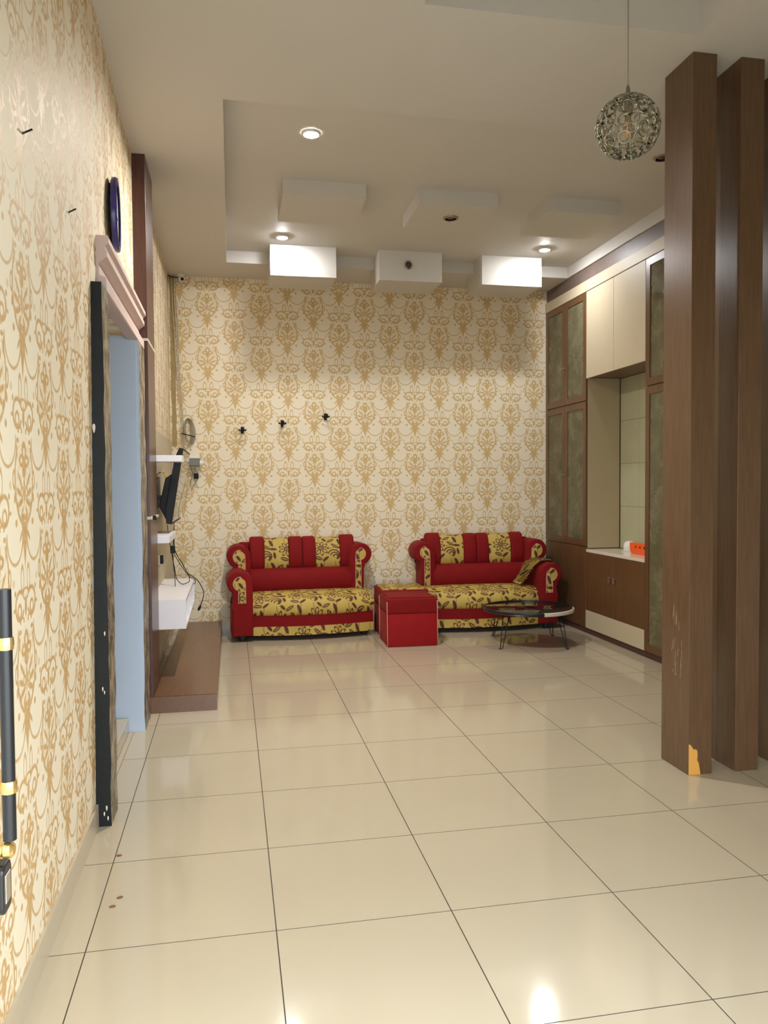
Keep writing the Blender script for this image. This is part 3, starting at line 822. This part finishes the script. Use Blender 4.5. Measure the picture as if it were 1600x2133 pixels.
# ------------------------------------------------------------------ round table
TC = (3.165, 4.29)
t = thing('coffee_table', 'low round coffee table with glossy top and wire legs', 'table', (*TC, 0))
r = .405
obj('table_top', lathe(B(), [(0, .305), (r-.02, .305), (r-.004, .312), (r-.004, .330), (r-.012, .334), (0, .334)], 64, (*TC, 0)), 'table_gloss' if 'table_gloss' in MATS else 'screen_gloss', t, smooth=40)
bm = B(); a0, a1 = -2.95, -.95+.35
def rim(bm, s, e, n):
    pr = [(r-.003, .302), (r+.010, .304), (r+.014, .311), (r+.010, .317), (r+.014, .323), (r+.011, .333), (r-.003, .336)]
    rings = []
    for k in range(n+1):
        a = s+(e-s)*k/n; rings.append([bm.verts.new((TC[0]+q*math.cos(a), TC[1]+q*math.sin(a), h)) for (q, h) in pr])
    for A_, B_ in zip(rings, rings[1:]):
        for i in range(len(pr)): bm.faces.new((A_[i], A_[(i+1) % len(pr)], B_[(i+1) % len(pr)], B_[i]))
    bm.faces.new(rings[0]); bm.faces.new(rings[-1][::-1]); return bm
obj('rim', rim(B(), math.radians(-14), math.radians(-92+360), 56), 'black_metal', t, smooth=40)
obj('cream_edge', rim(B(), math.radians(-91.5), math.radians(-14.5), 18), 'cream_strip', t, smooth=40)  # cream-coloured stretch of the rim at the front right
for (x, y) in ((2.824, 4.062), (3.385, 3.935), (2.950, 4.649), (3.50, 4.523)):
    dv = Vector((x-TC[0], y-TC[1], 0)); dn = dv.normalized(); px = Vector((-dn.y, dn.x, 0)); P = []
    base = Vector((TC[0], TC[1], 0)); R0 = dv.length
    w0, w1 = .034, .012
    a = base+dn*(R0-.07)+px*w0; a.z = .306; b1 = base+dn*R0+px*w1; b1.z = .010; c1 = base+dn*(R0+.018)+px*w1*.8; c1.z = .005
    c2 = base+dn*(R0+.018)-px*w1*.8; c2.z = .005; b2 = base+dn*R0-px*w1; b2.z = .010; d_ = base+dn*(R0-.07)-px*w0; d_.z = .306
    obj('leg', tube(B(), [a, b1, c1, c2, b2, d_], .0045, 6), 'black_metal', t, smooth=True)

# ------------------------------------------------------------------ media corner on the left
t = thing('pilaster', 'tall dark laminate pilaster beside the doorway with cream inlay bands', 'pilaster', (-.08, 2.9, 0))
obj('body', bx(XL, -.040, 2.665, 3.125, 0, ZC, .001, 1), 'pilaster_laminate', t)
obj('inlay', bx(XL, -.0385, 2.6635, 3.1265, 2.400, 2.416), 'cream_strip', t)
bm = B(); box(bm, XL, -.026, 2.652, 3.10, 1.258, 1.276, .003); il = obj('inlay', bm, 'cream_strip', t)
obj('end_knob', bx(-.027, -.006, 2.66, 2.70, 1.256, 1.284, .005), 'black_plastic', t)
t = thing('media_platform', 'low brown laminate platform on the floor below the television', 'platform', (.13, 4.0, 0))
obj('deck', bx(-.038, .362, 3.127, 5.50, .085, .105, .001), 'brown_laminate_y', t); obj('deck_front', bx(-.0385, .362, 2.675, 3.127, .085, .105), 'brown_laminate_y', t)
obj('fascia', bx(-.105, .362, 2.655, 2.664, 0, .105), 'brown_laminate_y', t); obj('side_board', bx(.344, .361, 2.664, 5.50, 0, .085), 'brown_laminate_y', t)
o = obj('back_panel', bx(XL, XL+.012, 3.127, 5.59, .11, 1.92, .002), 'cream_laminate'); tag(o, 'plain cream backing panel on the side wall behind the television', 'panel')
t = thing('wall_socket', 'white wall socket with black plug above the media cabinet', 'socket', (XL+.02, 4.1, .86))
obj('plate', bx(XL+.012, XL+.02, 3.95, 4.06, .84, .92, .002), 'white_plastic', t); obj('plug', bx(XL+.02, XL+.045, 3.98, 4.0, .845, .915, .002), 'black_plastic', t)
o = obj('wall_shelf', bx(XL, .133, 3.14, 3.38, 1.645, 1.690, .002), 'white_laminate'); tag(o, 'white floating shelf just above the television', 'shelf', 'white floating shelves')
o = obj('wall_shelf', bx(XL+.012, .038, 3.14, 3.85, 1.070, 1.119, .002), 'white_laminate'); tag(o, 'small white floating shelf below the television', 'shelf', 'white floating shelves')
t = thing('media_cabinet', 'white wall-hung media cabinet with open compartments', 'cabinet', (.02, 3.8, .46))
bm = B(); y0, y1, x0, x1, z0, z1 = 3.14, 4.46, XL+.012, .146, .460, .668
box(bm, x0, x1, y0, y1, z0, z0+.016); box(bm, x0, x1, y0, y1, z1-.016, z1)
for y in (y0, y1-.016): box(bm, x0, x1, y, y+.016, z0+.016, z1-.016)
box(bm, x0, x0+.01, y0+.016, y1-.016, z0+.016, z1-.016); obj('body', bm, 'white_laminate', t)
for y in (3.58, 4.02): obj('divider', bx(x0+.01, x1-.004, y, y+.014, z0+.016, z1-.016), 'white_laminate', t)
# television, tilted forward
t = thing('television', 'black flat television tilted forward on its wall bracket', 'television', (-.03, 3.95, 1.2))
ty0, ty1 = 3.45, 4.42
A_, B2 = Vector((.034, 1.188)), Vector((.126, 1.752)); dirv = (B2-A_).normalized(); nv = Vector((-dirv.y, dirv.x))
def P2(a, s): q = A_+dirv*a+nv*s; return (q.x, q.y)
Ht = (B2-A_).length
obj('frame', prism(B(), [P2(0, 0), P2(Ht, 0), P2(Ht, .030), P2(Ht*.86, .052), P2(.10, .060), P2(0, .040)], 'y', ty0, ty1, .003), 'black_plastic', t)
obj('screen', prism(B(), [P2(.018, -.001), P2(Ht-.014, -.001), P2(Ht-.014, .004), P2(.018, .004)], 'y', ty0+.014, ty1-.014), 'screen_gloss', t)
obj('rear_housing', prism(B(), [P2(.03, .05), P2(Ht*.66, .05), P2(Ht*.58, .098), P2(.12, .112)], 'y', ty0+.03, ty1-.10, .006), 'black_plastic', t)
bm = B(); box(bm, XL+.012, XL+.022, 3.78, 4.10, 1.30, 1.55); box(bm, XL+.02, -.03, 3.84, 3.87, 1.36, 1.40); box(bm, XL+.02, -.02, 4.01, 4.04, 1.36, 1.40); obj('bracket', bm, 'black_metal', t)
bm = B(); tube(bm, smooth_path([(-.085, 3.6, 1.50), (-.075, 3.58, 1.56), (-.03, 3.56, 1.58), (0, 3.56, 1.52)]), .006, 6); obj('yellow_lead', bm, 'floral', t, smooth=True)
# leads below the television
def cord(label, pts, r, mat, cat='cable', grp='loose leads below the television', n=6, name='power_lead'):
    o = obj(name, tube(B(), smooth_path(pts, 5), r, n), mat, smooth=True); return tag(o, label, cat, grp)
cord('thin black lead looping down onto the white media cabinet', [(-.040, 4.0, 1.16), (-.030, 4.0, 1.039), (-.015, 3.98, .977), (-.001, 3.96, .898), (.020, 3.94, .78), (.030, 3.93, .729), (.064, 3.92, .689), (.094, 3.92, .686), (.13, 3.95, .705), (.12, 3.98, .76)], .0032, 'black_plastic')
cord('black lead with a plug end hanging past the media cabinet', [(.012, 4.02, 1.22), (.009, 4.02, 1.047), (.018, 4.02, .937), (.066, 4.02, .85), (.103, 4.02, .778), (.129, 4.02, .746), (.186, 4.02, .705), (.227, 4.02, .636), (.238, 4.02, .577), (.210, 4.02, .480)], .0036, 'black_plastic')
bm = B(); tube(bm, [(.213, 4.02, .492), (.203, 4.02, .470), (.193, 4.02, .450)], [.006, .012, .007], 8); o = obj('plug_end', bm, 'black_plastic', smooth=True); tag(o, 'black plug at the end of the hanging lead', 'plug')
cord('twisted black lead beside the small adapter under the shelf', [(.014, 3.92, 1.06), (.010, 3.92, .95), (.045, 3.94, .87), (.085, 3.95, .80), (.135, 3.96, .735), (.17, 3.97, .712), (.175, 3.97, .685), (.16, 3.97, .675)], .003, 'black_plastic')
cord('straight black lead dropping from adapter to the media cabinet', [(.006, 3.90, .95), (.010, 3.90, .85), (.018, 3.90, .76), (.022, 3.90, .67)], .003, 'black_plastic')
o = obj('adapter', bx(-.012, .024, 3.885, 3.925, .935, .995, .006), 'black_plastic'); tag(o, 'small black power adapter hanging under the white shelf', 'adapter')
cord('thin brown lead running along the far edge of the television', [(.105, 4.6, 1.66), (.10, 4.55, 1.55), (.088, 4.5, 1.40), (.075, 4.46, 1.27), (.055, 4.45, 1.20)], .003, 'tape_brown')

# boxes and wiring on the far wall by the corner
t = thing('set_top_box', 'grey set-top box with white end on the far wall', 'box', (.10, 5.52, 1.67))
obj('case', bx(.035, .165, 5.45, 5.598, 1.672, 1.745, .006), 'grey_plastic', t); obj('lid', bx(.06, .168, 5.448, 5.598, 1.745, 1.775, .006), 'white_plastic', t)
obj('end_cap', lathe(B(), [(.0, .205), (.020, .200), (.030, .185), (.030, .166)], 14, (0, 5.50, 1.70), 'x'), 'white_plastic', t, smooth=50)
o = obj('junction_box', bx(-.085, -.03, 5.56, 5.60, 1.72, 1.80, .004), 'white_plastic'); tag(o, 'white junction box low in the corner behind the shelf', 'box')
o = obj('splitter', bx(.105, .150, 5.55, 5.585, 1.545, 1.60, .006), 'black_plastic'); tag(o, 'black splitter dangling under the set-top box', 'adapter')
for k, (dx, lab) in enumerate(((0, 'left cream cable running down the corner wall'), (.022, 'middle cream cable running down the corner wall'), (.040, 'right cream cable running down the corner wall'))):
    cord(lab, [(-.085+dx, 5.590, 3.56), (-.082+dx, 5.590, 3.30), (-.066+dx, 5.590, 3.0), (-.060+dx*.8, 5.591, 2.80), (-.040+dx*.7, 5.591, 2.5), (-.018+dx*.6, 5.591, 2.2), (-.014+dx*.6, 5.591, 2.02), (-.010+dx*.6, 5.591, 1.82)], .0042, 'cable_cream', grp='cream cables in the corner')
bm = B()
for k in range(5):
    rx, rz = .026+.007*k, .105+.006*k
    tube(bm, [(.055+.004*k+rx*math.cos(a), 5.570-.006*k, 2.02+rz*math.sin(a)-.03*math.cos(a)) for a in [2*PI*i/24 for i in range(24)]], .0042, 5, True)
t = thing('cable_coil', 'tied coil of grey cable hung on the far wall', 'cable', (.06, 5.57, 1.9))
obj('coil', bm, 'cable_grey', t, smooth=True); bm = B(); tube(bm, smooth_path([(-.01, 5.545, 2.0), (.05, 5.535, 1.985), (.12, 5.545, 1.965)]), .005, 6); obj('tie', bm, 'black_plastic', t, smooth=True)
bm = B()
for (a, b_, c) in ((.07, 1.68, .02), (.10, 1.66, .05), (.13, 1.67, -.03)):
    tube(bm, smooth_path([(a, 5.57, b_), (a+c, 5.56, b_-.08), (a+c*.4, 5.565, b_-.15), (a-c*.5, 5.57, b_-.22)]), .003, 5)
o = obj('tangled_leads', bm, 'cable_grey', smooth=True); tag(o, 'short tangle of leads under the set-top box', 'cable')
bm = B(); random.seed(5); pts = []
zz = [3.57-.068*k for k in range(26)]
L = [(-.112+.010*(3.57-z)/1.7+random.uniform(-.004, .004), z) for z in zz]; Rr = [(-.062+.006*(3.57-z)/1.7+random.uniform(-.006, .006), z) for z in zz]
prism(bm, L+Rr[::-1], 'y', YB-.002, YB)
o = obj('wall_strip', bm, 'tape_brown'); tag(o, 'brown strip of old tape running down the corner', 'strip')
t = thing('security_camera', 'small white dome camera under the ceiling in the far corner', 'camera', (.01, 5.53, 3.57))
bm = B(); lathe(bm, [(.0, 3.574), (.040, 3.574), (.040, 3.560), (.030, 3.553), (0, 3.553)], 20, (.01, 5.53, 0)); obj('mount', bm, 'white_plastic', t, smooth=40)
bm = B(); lathe(bm, [(0, -.036), (.018, -.031), (.031, -.018), (.036, 0), (.031, .018), (.018, .031), (0, .036)], 20, (.015, 5.525, 3.528)); obj('ball', bm, 'white_plastic', t, smooth=True)
bm = B(); lathe(bm, [(0, 5.486), (.013, 5.487), (.016, 5.494), (.016, 5.505)], 16, (.022, 0, 3.520), 'y'); obj('lens', bm, 'black_plastic', t, smooth=40)
cord('black lead from the dome camera into the corner', [(.05, 5.56, 3.566), (.0, 5.575, 3.56), (-.06, 5.585, 3.555), (-.10, 5.58, 3.565), (-.115, 5.55, 3.60-.035)], .004, 'black_plastic', grp='ceiling leads')

# coat hooks
for (x, z, lab) in ((.591, 2.035, 'lowest black wall hook, leftmost of three'), (.996, 2.106, 'middle black wall hook of the three'), (1.443, 2.180, 'highest black wall hook, rightmost of three')):
    t = thing('wall_hook', lab, 'hook', (x, 5.59, z), 'row of black wall hooks')
    obj('plate', bx(x-.014, x+.014, 5.588, 5.600, z-.030, z+.040, .003), 'black_plastic', t)
    bm = B(); lathe(bm, [(.012, 5.59), (.012, 5.53), (.020, 5.525), (.020, 5.512), (.010, 5.505)], 12, (x, 0, z+.012), 'y'); obj('peg', bm, 'black_plastic', t, smooth=40)
    bm = B(); tube(bm, [(x-.040, 5.535, z+.008), (x-.020, 5.540, z-.004), (x+.020, 5.540, z-.004), (x+.040, 5.535, z+.008)], .0075, 8); obj('cross_bar', bm, 'black_plastic', t, smooth=True)
# small nails
for (y, z, lab) in ((-.145, 2.485, 'bent dark nail high in the papered side wall, nearer one'), (.501, 2.481, 'bent dark nail in the papered side wall, farther one')):
    o = obj('nail', tube(B(), [(XL, y, z), (XL+.018, y+.004, z-.006), (XL+.045, y+.012, z+.012)], .0032, 6), 'nail_metal', smooth=True); tag(o, lab, 'nail')

# clock
t = thing('wall_clock', 'round blue-rimmed wall clock high on the papered side wall', 'clock', (-.07, 1.56, 2.66))
CM = Matrix.Translation((-.078, 1.60, 2.832)) @ Matrix.Rotation(math.radians(4.2), 4, 'Z')
def cpart(name, bm, mat, smooth=False):
    bm.transform(CM); return obj(name, bm, mat, t, smooth=smooth)
cpart('rim', lathe(B(), [(.150, -.016), (.178, -.014), (.180, .004), (.174, .014), (.162, .014), (.158, .008)], 48, (0, 0, 0), 'x', cap=False), 'blue_rim', 40)
cpart('back', lathe(B(), [(0, -.018), (.166, -.018), (.166, -.008), (0, -.008)], 40, (0, 0, 0), 'x'), 'black_plastic')
cpart('dial', lathe(B(), [(0, .002), (.162, .002), (.162, -.002), (0, -.002)], 40, (0, 0, 0), 'x'), 'clock_face')
cpart('hand', bx(.002, .005, -.004, .004, 0, .10), 'black_plastic'); cpart('hand', bx(.002, .005, 0, .07, -.004, .004), 'black_plastic')
obj('spacer', bx(XL, -.094, 1.57, 1.63, 2.93, 2.98), 'black_plastic', t)

# specks on the floor
for (x, y, rz, lab) in ((.062, .32, .4, 'dark red seed husk on the floor tile near the side wall'), (.045, .262, .2, 'smaller brown seed husk just before the dark one'), (.015, .655, .1, 'pale ring-shaped crumb on the floor tile joint')):
    bm = B(); lathe(bm, [(0, 0.0005), (.004, .001), (.0055, .003), (.004, .005), (0, .006)], 8)
    for v in bm.verts: v.co.x *= 2.2
    bmesh.ops.rotate(bm, verts=bm.verts[:], cent=(0, 0, 0), matrix=Matrix.Rotation(rz, 3, 'Z'))
    o = obj('husk', bm, 'debris', smooth=True, loc=(x, y, 0)); tag(o, lab, 'debris')
